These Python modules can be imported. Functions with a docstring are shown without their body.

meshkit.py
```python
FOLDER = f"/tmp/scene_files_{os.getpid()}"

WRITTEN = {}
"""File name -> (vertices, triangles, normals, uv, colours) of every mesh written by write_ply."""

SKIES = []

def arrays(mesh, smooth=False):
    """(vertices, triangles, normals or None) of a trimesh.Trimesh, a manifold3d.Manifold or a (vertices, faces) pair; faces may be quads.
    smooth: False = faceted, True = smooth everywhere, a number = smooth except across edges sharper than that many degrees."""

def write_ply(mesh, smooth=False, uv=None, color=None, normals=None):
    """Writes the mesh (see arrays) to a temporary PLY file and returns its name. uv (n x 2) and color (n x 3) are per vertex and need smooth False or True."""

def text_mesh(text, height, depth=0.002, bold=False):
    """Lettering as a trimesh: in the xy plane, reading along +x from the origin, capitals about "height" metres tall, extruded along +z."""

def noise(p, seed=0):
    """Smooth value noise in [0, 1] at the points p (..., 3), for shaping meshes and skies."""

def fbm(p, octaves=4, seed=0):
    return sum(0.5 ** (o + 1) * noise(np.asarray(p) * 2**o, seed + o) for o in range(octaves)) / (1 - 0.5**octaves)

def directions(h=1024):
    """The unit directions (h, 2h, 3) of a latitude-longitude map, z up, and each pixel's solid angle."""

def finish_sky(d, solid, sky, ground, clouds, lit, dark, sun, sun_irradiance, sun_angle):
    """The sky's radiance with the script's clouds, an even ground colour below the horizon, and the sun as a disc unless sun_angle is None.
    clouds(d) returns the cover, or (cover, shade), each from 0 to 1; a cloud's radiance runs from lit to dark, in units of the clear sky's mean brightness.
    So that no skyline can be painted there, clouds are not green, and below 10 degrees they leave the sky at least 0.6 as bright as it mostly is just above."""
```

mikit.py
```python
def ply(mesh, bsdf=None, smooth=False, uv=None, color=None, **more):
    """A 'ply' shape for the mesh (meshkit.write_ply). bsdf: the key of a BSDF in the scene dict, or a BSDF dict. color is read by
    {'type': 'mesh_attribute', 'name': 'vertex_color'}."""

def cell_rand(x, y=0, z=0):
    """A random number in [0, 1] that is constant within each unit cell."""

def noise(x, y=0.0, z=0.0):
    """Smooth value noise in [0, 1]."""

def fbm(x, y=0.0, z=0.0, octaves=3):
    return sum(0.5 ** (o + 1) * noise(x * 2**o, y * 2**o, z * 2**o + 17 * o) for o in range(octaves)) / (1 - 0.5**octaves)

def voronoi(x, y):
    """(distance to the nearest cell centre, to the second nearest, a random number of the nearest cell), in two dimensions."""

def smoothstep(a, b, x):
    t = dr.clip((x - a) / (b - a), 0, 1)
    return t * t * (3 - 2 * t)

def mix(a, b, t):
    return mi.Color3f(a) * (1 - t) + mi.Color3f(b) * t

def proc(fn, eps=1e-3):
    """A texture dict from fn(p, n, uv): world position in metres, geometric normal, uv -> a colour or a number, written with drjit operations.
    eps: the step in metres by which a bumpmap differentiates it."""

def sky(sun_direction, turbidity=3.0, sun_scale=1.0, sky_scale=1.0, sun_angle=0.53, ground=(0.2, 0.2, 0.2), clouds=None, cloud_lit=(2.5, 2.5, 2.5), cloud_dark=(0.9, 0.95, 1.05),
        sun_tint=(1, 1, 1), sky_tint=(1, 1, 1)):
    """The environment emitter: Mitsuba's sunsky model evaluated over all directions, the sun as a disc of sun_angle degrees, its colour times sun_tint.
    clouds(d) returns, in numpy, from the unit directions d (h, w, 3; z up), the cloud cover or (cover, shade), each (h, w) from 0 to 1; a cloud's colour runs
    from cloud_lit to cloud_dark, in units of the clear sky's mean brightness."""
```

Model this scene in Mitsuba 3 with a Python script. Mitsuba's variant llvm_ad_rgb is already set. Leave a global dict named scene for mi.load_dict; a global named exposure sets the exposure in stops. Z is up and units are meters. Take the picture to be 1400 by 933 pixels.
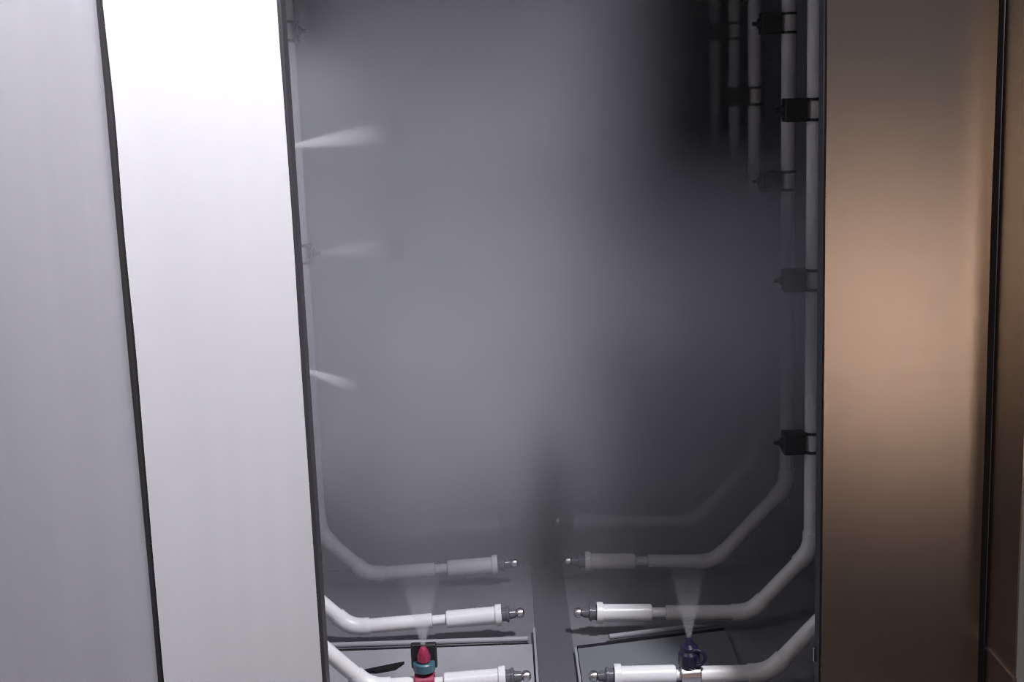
import math, numpy as np, trimesh, mitsuba as mi, mikit, meshkit
import drjit as dr
from manifold3d import Manifold

T = mi.ScalarTransform4f
scene, labels = {}, {}
rng = np.random.default_rng(7)

# ------------------------------------------------------------------ camera
F = 1870.0
CAM_Z = 1.245
_Y = np.array([(680 - 700) / F, (100 - 466.5) / F, 1.0]); _Y /= np.linalg.norm(_Y)      # the tunnel's axis, seen
_D = np.array([0.037, 1.0, 0.0]); _D -= _Y * (_D @ _Y); _D /= np.linalg.norm(_D)         # straight down, seen
_X = np.cross(_D, _Y)
forward = np.array([_X[2], _Y[2], -_D[2]])
upward = -np.array([_X[1], _Y[1], -_D[1]])
scene['camera'] = dict(type='perspective', fov=2 * math.degrees(math.atan(700 / F)), fov_axis='x', near_clip=0.02, far_clip=100.0,
                       to_world=T().look_at(origin=[0, 0, CAM_Z], target=[forward[0], forward[1], CAM_Z + forward[2]], up=upward.tolist()))
exposure = 0.0

# ------------------------------------------------------------------ light
scene['sky'] = dict(type='constant', sampling_weight=1.0, radiance=dict(type='rgb', value=[0.085, 0.077, 0.076]))
KEY = np.array([1.00, 1.20, CAM_Z + 1.60])
CORNER = np.array([-0.42, 1.56, CAM_Z + 0.64])
WARM = np.array([1.25, 0.05, 0.42])


def lamp(name, at, radius, rgb, label, weight=1.0):
    scene[name] = dict(type='sphere', center=at.tolist(), radius=radius, emitter=dict(type='area', sampling_weight=weight, radiance=dict(type='rgb', value=rgb)))
    if label:
        labels[name] = dict(label=label, category='lamp')


lamp('work_lamp', KEY, 0.13, [650, 641, 676], 'cold white work lamp shining into the tunnel mouth from the right', 8.0)
lamp('corner_lamp__bulb', CORNER, 0.05, [300, 294, 303], None)
labels['corner_lamp'] = dict(label='small hooded white lamp aimed at the left panels from above', category='lamp')
lamp('floor_lamp_globe', WARM, 0.17, [5.5, 3.95, 3.05], 'small warm globe lamp standing low in front of the right steel panel')


lamp('hand_lamp', np.array([0.03, -0.10, 0.72]), 0.12, [9.0, 6.4, 4.4], 'warm hand lamp held below the camera in front of the tunnel')


# ------------------------------------------------------------------ materials
def rgb(*v):
    return dict(type='rgb', value=list(v))


def brushed(base, amount, fx, fz):
    def fn(p, n, uv):
        s = mikit.noise(p.x * fx, p.y * fx, p.z * fz) * 0.6 + mikit.noise(p.x * fx * 0.2, p.y * fx * 0.2 + 9, p.z * fz * 0.2) * 0.4
        cloud = mikit.fbm(p.x * 3.1, p.y * 3.1 + 4, p.z * 2.3, 3)
        k = 1 + amount * (s - 0.5) + amount * 1.2 * (cloud - 0.5)
        return mi.Color3f(base) * k
    return mikit.proc(fn)


def two(b):
    return dict(type='twosided', nested=b)


def pvc_colour(p, n, uv):
    return mi.Color3f(0.70, 0.70, 0.71) * (0.93 + 0.12 * mikit.fbm(p.x * 30, p.y * 30, p.z * 30, 3))


def floor_colour(p, n, uv):
    return mi.Color3f(0.165, 0.163, 0.175) * (0.75 + 0.5 * mikit.fbm(p.x * 9, p.y * 9, p.z * 9, 4))


def plate_colour(p, n, uv):
    return mi.Color3f(0.26, 0.26, 0.285) * (0.8 + 0.4 * mikit.fbm(p.x * 14, p.y * 5, p.z * 9, 4))


M = {}
M['steel_coated'] = two(dict(type='principled', base_color=brushed((0.605, 0.605, 0.635), 0.05, 40, 2), roughness=0.42, metallic=0.10, specular=0.5))
M['steel_bright'] = two(dict(type='principled', base_color=brushed((0.28, 0.277, 0.30), 0.07, 40, 2), roughness=0.36, metallic=0.35))
M['steel_brushed'] = two(dict(type='roughconductor', material='none', distribution='beckmann', alpha=0.11, specular_reflectance=brushed((0.70, 0.635, 0.59), 0.07, 2, 60)))
M['dark_edge'] = two(dict(type='principled', base_color=rgb(0.03, 0.028, 0.032), roughness=0.5))
M['pvc'] = dict(type='roughplastic', diffuse_reflectance=mikit.proc(pvc_colour), alpha=0.16)
M['pvc_gloss'] = dict(type='roughplastic', diffuse_reflectance=rgb(0.66, 0.66, 0.675), alpha=0.10)
M['black_plastic'] = dict(type='roughplastic', diffuse_reflectance=rgb(0.016, 0.016, 0.019), alpha=0.2)
M['blue_plastic'] = dict(type='roughplastic', diffuse_reflectance=rgb(0.012, 0.011, 0.035), alpha=0.12)
M['red_plastic'] = dict(type='roughplastic', diffuse_reflectance=rgb(0.30, 0.028, 0.075), alpha=0.14)
M['teal_plastic'] = dict(type='roughplastic', diffuse_reflectance=rgb(0.05, 0.13, 0.17), alpha=0.14)
M['smoky_plastic'] = dict(type='roughplastic', diffuse_reflectance=rgb(0.10, 0.10, 0.115), alpha=0.07)
M['chrome'] = dict(type='roughconductor', material='Cr', alpha=0.14)
M['inner_wall'] = two(dict(type='principled', base_color=rgb(0.19, 0.19, 0.21), roughness=0.6))
M['floor'] = two(dict(type='principled', base_color=mikit.proc(floor_colour), roughness=0.45))
M['plate'] = two(dict(type='principled', base_color=mikit.proc(plate_colour), roughness=0.6))
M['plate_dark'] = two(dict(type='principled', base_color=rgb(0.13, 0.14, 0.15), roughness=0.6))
M['rubber'] = dict(type='diffuse', reflectance=rgb(0.018, 0.017, 0.019))
M['channel'] = two(dict(type='principled', base_color=rgb(0.085, 0.083, 0.091), roughness=0.5))
M['ground'] = dict(type='diffuse', reflectance=rgb(0.025, 0.02, 0.018))
for k, v in M.items():
    scene['mat_' + k] = v


# ------------------------------------------------------------------ helpers
def numbered(name):
    if name not in scene and name not in labels and not any(k.startswith(name + '__') for k in scene):
        return name
    i = 1
    while True:
        k = f'{name}_{i:03d}'
        if k not in scene and k not in labels and not any(q.startswith(k + '__') for q in scene):
            return k
        i += 1


def put(name, mesh, mat, parent=None, smooth=30, **more):
    key = numbered(f'{parent}__{name}' if parent else name)
    scene[key] = mikit.ply(mesh, 'mat_' + mat, smooth=smooth, **more)
    return key


def thing(name, label, category, group=None):
    key = numbered(name)
    labels[key] = dict(label=label, category=category)
    if group:
        labels[key]['group'] = group
    return key


def structure(name, mesh, mat, smooth=False):
    key = put(name, mesh, mat, smooth=smooth)
    labels[key] = dict(kind='structure')
    return key


def box(x0, x1, y0, y1, z0, z1):
    m = trimesh.creation.box((abs(x1 - x0), abs(y1 - y0), abs(z1 - z0)))
    m.apply_translation(((x0 + x1) / 2, (y0 + y1) / 2, (z0 + z1) / 2))
    return m


def rbox(x0, x1, y0, y1, z0, z1, r):
    pts = [Manifold.sphere(r, 12).translate((x, y, z)) for x in (x0 + r, x1 - r) for y in (y0 + r, y1 - r) for z in (z0 + r, z1 - r)]
    mm = Manifold.batch_hull(pts).to_mesh()
    return trimesh.Trimesh(mm.vert_properties[:, :3], mm.tri_verts)


def align(mesh, p, d):
    d = np.asarray(d, float) / np.linalg.norm(d)
    m = trimesh.geometry.align_vectors([0, 0, 1], d)
    m[:3, 3] = p
    return mesh.copy().apply_transform(m)


def lathe(profile, p, d, sections=28):
    """profile: (radius, along) pairs, revolved about the direction d from p."""
    return align(trimesh.creation.revolve(np.array(profile, float), sections=sections), p, d)


def rod(p, q, r, sections=24, bevel=0.0015):
    p, q = np.asarray(p, float), np.asarray(q, float)
    L = np.linalg.norm(q - p)
    return lathe([(0, 0), (r - bevel, 0), (r, bevel), (r, L - bevel), (r - bevel, L), (0, L)], p, q - p, sections)


def sweep(points, r, sections=24):
    """A round tube along a polyline with mitred rings, its ends closed."""
    p = np.asarray(points, float)
    t = np.gradient(p, axis=0); t /= np.linalg.norm(t, axis=1, keepdims=True)
    a = np.cross(t, [0, 1, 0]); a /= np.linalg.norm(a, axis=1, keepdims=True)
    b = np.cross(t, a)
    ang = np.arange(sections) * 2 * np.pi / sections
    v = (p[:, None] + r * (np.cos(ang)[None, :, None] * a[:, None] + np.sin(ang)[None, :, None] * b[:, None])).reshape(-1, 3)
    f = []
    for i in range(len(p) - 1):
        for j in range(sections):
            k = (j + 1) % sections
            q0, q1, q2, q3 = i * sections + j, i * sections + k, (i + 1) * sections + k, (i + 1) * sections + j
            f += [[q0, q1, q2], [q0, q2, q3]]
    n = len(v)
    v = np.vstack([v, p[:1], p[-1:]])
    e = (len(p) - 1) * sections
    for j in range(sections):
        k = (j + 1) % sections
        f += [[n, k, j], [n + 1, e + j, e + k]]
    m = trimesh.Trimesh(v, f, process=False)
    m.fix_normals()
    return m


def bend(corner, p, q, leg, n=7):
    """Points of a rounded corner between the directions to p and to q."""
    c = np.asarray(corner, float)
    a = c + (np.asarray(p) - c) / np.linalg.norm(np.asarray(p) - c) * leg
    b = c + (np.asarray(q) - c) / np.linalg.norm(np.asarray(q) - c) * leg
    s = np.linspace(0, 1, n)[:, None]
    return (1 - s) ** 2 * a + 2 * s * (1 - s) * c + s ** 2 * b


def cat(*ms):
    return trimesh.util.concatenate(ms)


# ------------------------------------------------------------------ the setting: tunnel housing and ground
Y_FACE = 2.25                 # plane of the front panels
Y_END = 4.75
structure('floor', box(-0.62, 0.80, Y_FACE + 0.02, Y_END + 0.05, -0.03, 0.0), 'floor')
structure('wall_left', box(-0.60, -0.57, 2.36, Y_END, 0.0, 2.16), 'inner_wall')
structure('wall_right', box(0.74, 0.77, 2.36, Y_END, 0.0, 2.16), 'inner_wall')
structure('wall_back', box(-0.60, 0.77, Y_END, Y_END + 0.03, 0.0, 2.16), 'inner_wall')
structure('ceiling', box(-0.60, 0.77, 2.36, Y_END + 0.03, 2.16, 2.19), 'inner_wall')
structure('wall_front', box(-0.60, 0.80, Y_FACE + 0.012, 2.36, 1.98, 2.6), 'inner_wall')
structure('ground', box(-4.0, 4.0, -4.0, Y_FACE + 0.02, -0.05, -0.02), 'ground')


# ------------------------------------------------------------------ front panels of sheet steel
def wavy_sheet(axis, a0, a1, fixed, z0, z1, thick, wob, seed):
    """A thin sheet, its two upright edges slightly wavy; axis 'x': faces -y at y=fixed; axis 'y': faces the middle at x=fixed."""
    nz, na = 60, 12
    zs = np.linspace(z0, z1, nz)
    e0 = a0 + wob * (meshkit.noise(np.stack([zs * 5, zs * 0, zs * 0], -1), seed) - 0.5)
    e1 = a1 + wob * (meshkit.noise(np.stack([zs * 5, zs * 0 + 3, zs * 0], -1), seed + 1) - 0.5)
    s = np.linspace(0, 1, na)
    A = e0[:, None] * (1 - s) + e1[:, None] * s
    Z = np.repeat(zs[:, None], na, 1)
    bulge = 0.0012 * (meshkit.noise(np.stack([A * 3, Z * 2, A * 0 + seed], -1), seed) - 0.5)
    def layer(off):
        P = np.full(A.shape, fixed) + bulge + off
        return np.stack([A, P, Z], -1) if axis == 'x' else np.stack([P, A, Z], -1)
    front, back = layer(0).reshape(-1, 3), layer(thick).reshape(-1, 3)
    f, n = [], nz * na
    for i in range(nz - 1):
        for j in range(na - 1):
            q = [i * na + j, i * na + j + 1, (i + 1) * na + j + 1, (i + 1) * na + j]
            f += [[q[0], q[1], q[2]], [q[0], q[2], q[3]], [n + q[0], n + q[2], n + q[1]], [n + q[0], n + q[3], n + q[2]]]
    ring = [j for j in range(na)] + [i * na + na - 1 for i in range(1, nz)] + [(nz - 1) * na + j for j in range(na - 2, -1, -1)] + [i * na for i in range(nz - 2, 0, -1)]
    for a, b in zip(ring, ring[1:] + ring[:1]):
        f += [[a, n + a, n + b], [a, n + b, b]]
    m = trimesh.Trimesh(np.vstack([front, back]), f, process=False)
    m.fix_normals()
    return m


XL0, XL1 = -0.6235, -0.3475       # white panel left of the mouth
XR0, XR1 = 0.5325, 0.808          # brown-lit steel panel right of the mouth
ZT = 2.6
p = thing('jamb_panel', 'tall smooth white coated sheet panel forming the left jamb of the tunnel mouth', 'panel')
put('sheet', wavy_sheet('x', XL0, XL1, Y_FACE, 0.0, ZT, 0.003, 0.0045, 3), 'steel_coated', p, smooth=20)
put('edge_fold', box(XL1 - 0.004, XL1 - 0.001, Y_FACE + 0.003, Y_FACE + 0.02, 0.0, ZT), 'steel_coated', p, smooth=False)
k = put('edge_seal', rbox(XL1 - 0.004, XL1 + 0.006, Y_FACE + 0.006, Y_FACE + 0.055, 0.0, ZT, 0.003), 'dark_edge', p)
labels[k] = dict(label='dark rubber edge strip')
p = thing('jamb_panel', 'tall brushed steel panel with a warm brown reflection forming the right jamb of the tunnel mouth', 'panel')
put('sheet', wavy_sheet('x', XR0, XR1, Y_FACE, 0.0, ZT, 0.003, 0.002, 11), 'steel_brushed', p, smooth=20)
put('edge_fold', box(XR0 + 0.001, XR0 + 0.004, Y_FACE + 0.003, Y_FACE + 0.02, 0.0, ZT), 'steel_brushed', p, smooth=False)
k = put('edge_seal', rbox(XR0 - 0.004, XR0 + 0.006, Y_FACE + 0.006, Y_FACE + 0.040, 0.0, ZT, 0.003), 'dark_edge', p)
labels[k] = dict(label='dark rubber edge strip')
p = thing('side_panel', 'grey brushed steel side panel at the far left beyond the dark seam', 'panel')
put('sheet', wavy_sheet('y', 1.35, Y_FACE - 0.004, -0.634, 0.0, ZT, -0.003, 0.0055, 21), 'steel_bright', p, smooth=20)
k = put('edge_seal', box(-0.66, XL0 + 0.012, Y_FACE + 0.0035, Y_FACE + 0.03, 0.0, ZT), 'dark_edge', p, smooth=False)
labels[k] = dict(label='black seam strip')
p = thing('side_panel', 'narrow dark brown steel side panel at the far right beyond the seam', 'panel')
put('sheet', wavy_sheet('y', 2.105, Y_FACE - 0.004, 0.818, 0.232, ZT, 0.003, 0.004, 33), 'steel_brushed', p, smooth=20)
put('skirting', box(0.818, 0.822, 2.105, Y_FACE - 0.004, -0.02, 0.226), 'steel_brushed', p, smooth=False)
put('lip', box(0.815, 0.822, 2.105, Y_FACE - 0.004, 0.226, 0.232), 'chrome', p, smooth=False)
k = put('edge_seal', box(XR1 - 0.012, 0.85, Y_FACE + 0.0035, Y_FACE + 0.03, 0.0, ZT), 'dark_edge', p, smooth=False)
labels[k] = dict(label='dark seam strip')
p = thing('latch_plate', 'small bright steel latch plate low on the inner edge of the right jamb', 'latch')
put('plate', rbox(XR0 - 0.0085, XR0 - 0.004, Y_FACE + 0.024, Y_FACE + 0.034, 0.195, 0.222, 0.0018), 'chrome', p)

# ------------------------------------------------------------------ the corner lamp's hood
aim = np.array([-0.62, 2.08, CAM_Z - 0.05]) - CORNER
aim /= np.linalg.norm(aim)
put('hood', lathe([(0, -0.075), (0.05, -0.07), (0.075, -0.03), (0.090, 0.135), (0.088, 0.135), (0.073, -0.028), (0.048, -0.066), (0, -0.071)], CORNER, aim), 'dark_edge', 'corner_lamp')

# ------------------------------------------------------------------ floor plates
p = thing('floor_plate', 'grey metal floor plate left of the dark middle channel with a bright back lip', 'floor plate')
put('plate', box(-0.55, 0.030, 2.40, 2.815, 0.0, 0.014), 'plate', p, smooth=False)
put('back_lip', rod((-0.55, 2.846, 0.016), (0.022, 2.838, 0.016), 0.0062), 'plate', p)
k = put('gap_seal', box(-0.55, 0.022, 2.816, 2.836, 0.0, 0.009), 'rubber', p, smooth=False)
p = thing('floor_plate', 'grey metal floor plate right of the dark middle channel with a slanted back lip', 'floor plate')
v = np.array([[0.128, 2.40, 0], [0.46, 2.40, 0], [0.46, 2.850, 0], [0.128, 2.782, 0]])
m = trimesh.creation.extrude_polygon(__import__('shapely').Polygon(v[:, :2]), 0.014, engine='earcut')
put('plate', m, 'plate_dark', p, smooth=False)
put('back_lip', rod((0.20, 2.833, 0.016), (0.46, 2.888, 0.016), 0.0062), 'plate', p)
m = trimesh.creation.extrude_polygon(__import__('shapely').Polygon([(0.128, 2.784), (0.46, 2.852), (0.46, 2.877), (0.128, 2.808)]), 0.009, engine='earcut')
put('gap_seal', m, 'rubber', p, smooth=False)
p = thing('drain_channel', 'dark channel running down the middle of the tunnel floor between the pipe ends', 'drain')
put('bed', box(0.040, 0.120, 2.40, 4.7, 0.0, 0.004), 'channel', p, smooth=False)
put('rim', box(0.034, 0.039, 2.40, 2.90, 0.0, 0.016), 'plate', p, smooth=False)
put('rim', box(0.121, 0.126, 2.40, 2.78, 0.0, 0.016), 'plate', p, smooth=False)
p = thing('rubber_offcut', 'small dark wedge of rubber lying on the left floor plate', 'scrap')
m = trimesh.creation.extrude_polygon(__import__('shapely').Polygon([(-0.335, 2.700), (-0.262, 2.730), (-0.245, 2.735), (-0.262, 2.706), (-0.30, 2.692)]), 0.006, engine='earcut')
m.apply_translation((0, 0, 0.0142))
put('body', m, 'rubber', p, smooth=False)

# ------------------------------------------------------------------ pipe hoops
R = 0.0165
HOOPS = [  # y, left end x, left end z, left elbow x, left upright x, right end x, right elbow x, right upright x
    (2.560, -0.029, 0.056, -0.300, -0.478, 0.190, 0.500, 0.650),
    (2.871, -0.036, 0.062, -0.372, -0.480, 0.177, 0.520, 0.654),
    (3.200, -0.045, 0.058, -0.365, -0.476, 0.172, 0.490, 0.668),
    (3.511, -0.040, 0.058, -0.345, -0.486, 0.160, 0.486, 0.647),
    (3.845, -0.040, 0.058, -0.350, -0.497, 0.159, 0.490, 0.653),
    (4.166, -0.040, 0.058, -0.350, -0.495, 0.159, 0.490, 0.650),
]
ORDER = ['nearest', 'second', 'third', 'fourth', 'fifth', 'sixth']


def half(hoop, y, xe, ze, xk, xu, side):
    """One half of a hoop: end fitting, bottom pipe, 45 degree elbow, slanted pipe, elbow, upright, top."""
    s = side                                           # -1 left, +1 right
    zk = 0.045
    E, K = np.array([xe, y, ze]), np.array([xk, y, zk])
    dz = abs(xu - xk) * (1.06 if s > 0 else 1.0)
    U = np.array([xu, y, zk + dz])
    V = np.array([xu + 0.002, y, 1.90])
    W = np.array([xu - s * 0.14, y, 2.04])
    C = np.array([0.085 + s * 0.004, y, 2.04])
    d = (K - E) / np.linalg.norm(K - E)
    # end fitting: plug with a shiny tip, towards the middle of the tunnel
    put('end_plug', lathe([(0, 0), (0.0155, 0), (0.0155, 0.012), (0.0185, 0.012), (0.0185, 0.017), (0.012, 0.019), (0.010, 0.032), (0.007, 0.034), (0, 0.034)], E, -d), 'smoky_plastic', hoop)
    put('tip', lathe([(0, 0), (0.007, 0), (0.0105, 0.003), (0.0115, 0.009), (0.0095, 0.0145), (0.005, 0.0175), (0, 0.018)], E - d * 0.034, -d), 'chrome', hoop)
    Lc = 0.122
    put('coupling', lathe([(0, 0.0), (0.0185, 0.0), (0.0195, 0.001), (0.0195, Lc - 0.003), (0.018, Lc), (0, Lc)], E, d), 'pvc_gloss', hoop)
    put('coupling_ring', lathe([(0.019, -0.001), (0.0235, -0.001), (0.0240, 0.0), (0.0240, 0.011), (0.0230, 0.013), (0.019, 0.013)], E, d), 'pvc_gloss', hoop)
    a = E + d * Lc
    put('reducer', rod(a, a + d * 0.032, 0.0115), 'pvc', hoop)
    leg = 0.030
    e1 = K - d * leg
    put('bottom_pipe', rod(a + d * 0.032, e1, R), 'pvc', hoop)
    u = (U - K) / np.linalg.norm(U - K)
    put('elbow', sweep(np.vstack([[e1 - d * 0.012], bend(K, E, U, leg), [K + u * (leg + 0.012)]]), R + 0.0028), 'pvc', hoop)
    f1, f2 = K + u * leg, U - u * leg
    put('slanted_pipe', rod(f1, f2, R), 'pvc', hoop)
    w = np.array([0, 0, 1.0])
    put('elbow', sweep(np.vstack([[f2 - u * 0.012], bend(U, K, V, leg), [U + w * (leg + 0.012)]]), R + 0.0028), 'pvc', hoop)
    put('upright_pipe', rod(U + w * leg, V - w * leg, R), 'pvc', hoop)
    g = (W - V) / np.linalg.norm(W - V)
    put('elbow', sweep(bend(V, U, W, leg), R + 0.0028), 'pvc', hoop)
    put('slanted_pipe', rod(V + g * leg, W - g * leg, R), 'pvc', hoop)
    put('elbow', sweep(bend(W, V, C, leg), R + 0.0028), 'pvc', hoop)
    put('top_pipe', rod(W + np.array([-s * leg, 0, 0]), C, R), 'pvc', hoop)


HOOP_KEYS = []
for i, (y, xle, zle, xlk, xlu, xre, xrk, xru) in enumerate(HOOPS):
    h = thing('pipe_hoop', f'white plastic pipe hoop standing around the tunnel, {ORDER[i]} from the entrance', 'pipe hoop', 'white pipe hoops along the tunnel')
    HOOP_KEYS.append(h)
    half(h, y, xle, zle, xlk, xlu, -1)
    half(h, y, xre, 0.051 if i == 0 else 0.058, xrk, xru, +1)


# ------------------------------------------------------------------ spray nozzles clipped to the uprights
def nozzle(hoop, x, y, z, s, label):
    """A part of the hoop. s = +1: on a right-hand upright, pointing left; -1: the mirror image."""
    reach = 0.064 if s > 0 else 0.026
    t = put('spray_nozzle', rbox(*sorted((x - s * 0.0175, x - s * reach)), y - 0.021, y + 0.021, z - 0.024, z + 0.024, 0.003), 'black_plastic', hoop)
    labels[t] = dict(label=label)
    put('tip', lathe([(0, 0), (0.012, 0), (0.011, 0.006), (0.005, 0.008), (0.0045, 0.017), (0.003, 0.019), (0, 0.019)], (x - s * reach, y, z), (-s, 0, 0)), 'black_plastic', t)
    for dz in (-0.021, 0.021):
        put('clamp_band', lathe([(R + 0.0004, -0.003), (R + 0.0035, -0.003), (R + 0.0035, 0.003), (R + 0.0004, 0.003), (R + 0.0004, -0.003)], (x, y, z + dz), (0, 0, 1)), 'black_plastic', t)


zr = lambda v: CAM_Z + v
NOZ = [
    (2, +1, -0.097, 'sharply visible black nozzle, upper one on the second right upright beside the steel jamb'),
    (2, +1, -0.454, 'black nozzle halfway down the second right upright, half lost in mist'),
    (2, +1, -0.811, 'black nozzle low on the second right upright above its slanted pipe'),
    (3, +1, 0.089, 'hazy dark nozzle near the top edge on the third right upright'),
    (3, +1, -0.270, 'hazy dark nozzle on the third right upright below the sharpest nozzle'),
    (4, +1, -0.080, 'faint nozzle on the fourth right upright in the haze'),
    (5, +1, 0.090, 'faint nozzle high on the fifth right upright in the haze'),
    (5, +1, -0.253, 'very faint nozzle on the fifth right upright in the haze'),
    (3, -1, 0.110, 'small nozzle at the top of the third left upright beside the white panel'),
    (2, -1, -0.135, 'nozzle behind the white left panel feeding the upper side jet'),
    (3, -1, -0.400, 'nozzle on the third left upright feeding the faint middle side jet'),
    (2, -1, -0.612, 'nozzle behind the white left panel feeding the short bright side jet'),
]
for hp, s, z, lab in NOZ:
    H = HOOPS[hp - 1]
    nozzle(HOOP_KEYS[hp - 1], H[7] if s > 0 else H[4], H[0], zr(z), s, lab)


# ------------------------------------------------------------------ nozzles standing on the nearest bottom pipes
def clamp(x, y, z, mat, t, w=0.030):
    return put('saddle_clamp', lathe([(R + 0.0004, 0), (R + 0.005, 0), (R + 0.0062, 0.002), (R + 0.0062, w - 0.002), (R + 0.005, w), (R + 0.0004, w), (R + 0.0004, 0)], (x - w / 2, y, z), (1, 0, 0)), mat, t)


y1 = HOOPS[0][0]
xn, zn = -0.190, 0.059
t = put('bottom_nozzle', rbox(xn - 0.026, xn + 0.026, y1 + 0.004, y1 + 0.020, zn + 0.020, zn + 0.072, 0.004), 'black_plastic', HOOP_KEYS[0])
labels[t] = dict(label='red and black nozzle standing on the left bottom pipe and spraying upwards')
labels[clamp(xn, y1, zn - 0.008, 'red_plastic', t, 0.040)] = dict(label='red saddle clamp')
k = put('collar', lathe([(0, 0), (0.021, 0), (0.022, 0.002), (0.022, 0.017), (0.020, 0.019), (0, 0.019)], (xn, y1, zn + 0.019), (0, 0, 1)), 'teal_plastic', t)
labels[k] = dict(label='teal threaded collar')
ribs = [rod((xn + 0.0115 * math.cos(c), y1 - 0.004 + 0.0115 * math.sin(c), zn + 0.042), (xn + 0.0115 * math.cos(c), y1 - 0.004 + 0.0115 * math.sin(c), zn + 0.055), 0.002, 6, 0.0005)
        for c in np.arange(10) * 2 * math.pi / 10]
k = put('valve_knob', cat(lathe([(0, 0), (0.010, 0), (0.0120, 0.003), (0.0122, 0.018), (0.010, 0.026), (0.006, 0.032), (0, 0.033)], (xn, y1 - 0.004, zn + 0.038), (0, 0, 1)), *ribs), 'red_plastic', t)
labels[k] = dict(label='red valve knob')

xb, zb = 0.342, 0.048
t = put('bottom_nozzle', lathe([(0, 0), (0.020, 0), (0.022, 0.003), (0.022, 0.026), (0.018, 0.032), (0.018, 0.040), (0.010, 0.046), (0.006, 0.056), (0, 0.057)], (xb - 0.002, y1, zb + 0.020), (0, 0, 1)), 'blue_plastic', HOOP_KEYS[0])
labels[t] = dict(label='dark blue nozzle standing on the right bottom pipe and spraying upwards')
labels[clamp(xb, y1, zb, 'chrome', t, 0.040)] = dict(label='shiny metal saddle clamp')
put('clamp_bolt', rod((xb, y1 - 0.012, zb + 0.016), (xb, y1 - 0.012, zb + 0.030), 0.006, 6), 'chrome', t)
ring = trimesh.creation.torus(0.016, 0.0035, 20, 10)
put('side_lug', align(ring, (xb + 0.012, y1 - 0.016, zb + 0.042), (0.2, 1, 0)), 'blue_plastic', t)

# ------------------------------------------------------------------ mist: a cloud that fills the tunnel, and the jets inside it
FX, FZ = (-0.53, 0.70), (-0.012, 2.10)
BANKS = [(2.440, 3.326), (3.329, 3.349), (3.352, 4.70)]      # the cloud from the mouth to the far end, three banks in a row


def sst(a, b, x):
    t = np.clip((x - a) / (b - a), 0, 1)
    return t * t * (3 - 2 * t)


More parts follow.
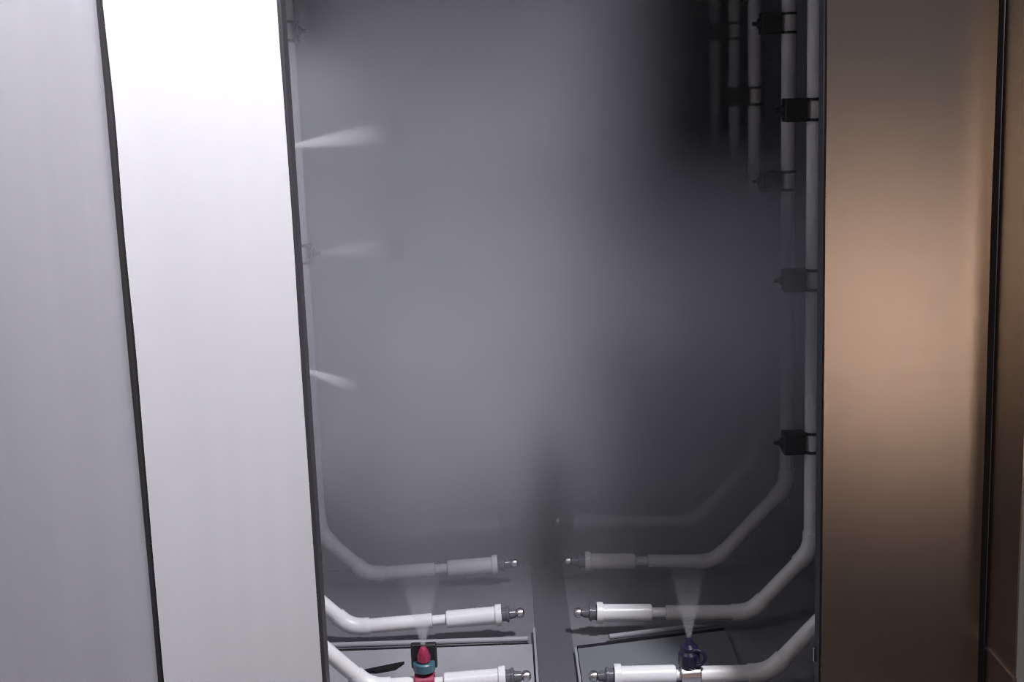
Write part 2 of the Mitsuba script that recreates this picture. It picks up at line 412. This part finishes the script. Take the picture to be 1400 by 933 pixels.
def fog_density(X, Y, Z):
    wob = meshkit.fbm(np.stack([X * 4, Y * 3, Z * 4], -1), 3, 5)
    high = sst(0.12, 0.50, Z)
    top = sst(0.55, 1.15, Z)
    d = (1.6 + 0.7 * sst(-0.05, -0.35, X)) * sst(2.70, 3.35, Y) * (1 - high) + 3.6 * sst(2.72 - 0.08 * top, 3.20 + 0.30 * top, Y) * high
    d *= 1 - 0.96 * sst(0.86, 1.10, Z) * sst(0.28, 0.46, X)                                # thinner under the roof at the right
    d *= 1 - 0.60 * sst(1.26, 1.38, Z) * sst(-0.30, -0.45, X)                              # and at the left, higher up
    d += 5.0 * np.exp(-((X - 0.55) / 0.20) ** 2 - ((Z - 0.74) / 0.15) ** 2) * sst(2.58, 2.85, Y) * sst(3.6, 3.2, Y)   # plume at the right wall
    d += 3.9 * np.exp(-((X + 0.20) / 0.28) ** 2 - ((Z - 0.46) / 0.22) ** 2) * sst(2.72, 3.15, Y)    # bulk of the mist left of the middle
    d += 1.6 * np.exp(-((X + 0.45) / 0.14) ** 2) * sst(0.25, 0.45, Z) * sst(1.40, 1.2, Z) * sst(2.6, 3.0, Y)
    d *= 1 - 0.50 * np.exp(-((X - 0.085) / 0.06) ** 2) * sst(0.60, 0.30, Z) * sst(4.6, 3.6, Y)      # gap between the left and right jets
    d *= 0.65 + 0.7 * wob
    return np.clip(d, 0.02, 6.5)


def medium(density, lo, hi, albedo, g=0.0):
    grid = mi.VolumeGrid(np.ascontiguousarray(density[..., None].astype(np.float32)))
    place = T().translate(list(map(float, lo))).scale([float(b - a) for a, b in zip(lo, hi)])
    return dict(type='heterogeneous', sigma_t=dict(type='gridvolume', grid=grid, to_world=place, filter_type='trilinear', wrap_mode='clamp'),
                albedo=rgb(*albedo), scale=1.0, phase=dict(type='hg', g=g))


FOG_ALBEDO = (0.74, 0.745, 0.79)
scene['mat_air'] = dict(type='null')
for i, (ya, yb) in enumerate(BANKS):
    gx, gy, gz = np.linspace(*FX, 40), np.linspace(ya, yb, int((yb - ya) / 0.035) + 6), np.linspace(*FZ, 60)
    Zg, Yg, Xg = np.meshgrid(gz, gy, gx, indexing='ij')
    scene[f'mist_medium_{i}'] = medium(fog_density(Xg, Yg, Zg), (FX[0], ya, FZ[0]), (FX[1], yb, FZ[1]), FOG_ALBEDO)
    scene[f'mist__{i + 1:03d}'] = mikit.ply(box(*FX, ya, yb, *FZ), 'mat_air', interior=dict(type='ref', id=f'mist_medium_{i}'))
labels['mist'] = dict(label='pale grey mist filling the tunnel and hiding its far end', category='mist', kind='stuff')


def jet(start, direction, length, r0, r1, dens, label, hollow=0.0):
    start, d = np.asarray(start, float), np.asarray(direction, float)
    d = d / np.linalg.norm(d)
    shell = lathe([(0, 0), (r0, 0), (r1, length), (r1 * 0.8, length * 1.06), (0, length * 1.08)], start, d, 20)
    key = numbered('spray_jet')
    lo, hi = shell.bounds
    bank = next(i for i, (ya, yb) in enumerate(BANKS) if ya < lo[1] and hi[1] < yb)
    n = 28
    X, Y, Z = (np.linspace(lo[k], hi[k], n) for k in range(3))
    Zg2, Yg2, Xg2 = np.meshgrid(Z, Y, X, indexing='ij')
    P = np.stack([Xg2, Yg2, Zg2], -1) - start
    a = P @ d
    rad = np.linalg.norm(P - a[..., None] * d, axis=-1)
    rr = rad / np.maximum(r0 + (r1 - r0) * a / length, 1e-4)
    s = np.clip(a / length, 0, 1)
    prof = sst(1.0, 0.45, rr) * (1 - hollow) + hollow * np.exp(-((rr - 0.72) / 0.16) ** 2)
    den = dens * prof * (1 - s) ** 1.7 * (r0 + 0.25 * (r1 - r0)) / np.maximum(r0 + (r1 - r0) * s, 1e-4) + 0.15
    scene[key] = mikit.ply(shell, 'mat_air', interior=medium(den, lo, hi, (0.97, 0.965, 0.98)), exterior=dict(type='ref', id=f'mist_medium_{bank}'))
    labels[key] = dict(label=label, category='spray', group='jets of fine spray')


H2, H3 = HOOPS[1], HOOPS[2]
jet((H2[4] + 0.048, H2[0], zr(-0.135)), (1, 0.0, 0.12), 0.22, 0.006, 0.040, 130, 'upper white jet of spray fanning out from behind the left panel')
jet((H3[4] + 0.048, H3[0], zr(-0.400)), (1, 0.0, 0.05), 0.18, 0.008, 0.045, 150, 'faint middle jet of spray beside the left panel')
jet((H2[4] + 0.048, H2[0], zr(-0.612)), (1, 0.0, -0.38), 0.13, 0.006, 0.024, 200, 'short bright jet of spray low beside the left panel')
jet((xn, y1 - 0.004, zn + 0.075), (0, 0.05, 1), 0.17, 0.005, 0.055, 40, 'upright cone of spray rising from the red nozzle', 0.7)
jet((xb - 0.002, y1, zb + 0.079), (0, 0.05, 1), 0.15, 0.005, 0.045, 30, 'upright cone of spray rising from the dark blue nozzle', 0.7)
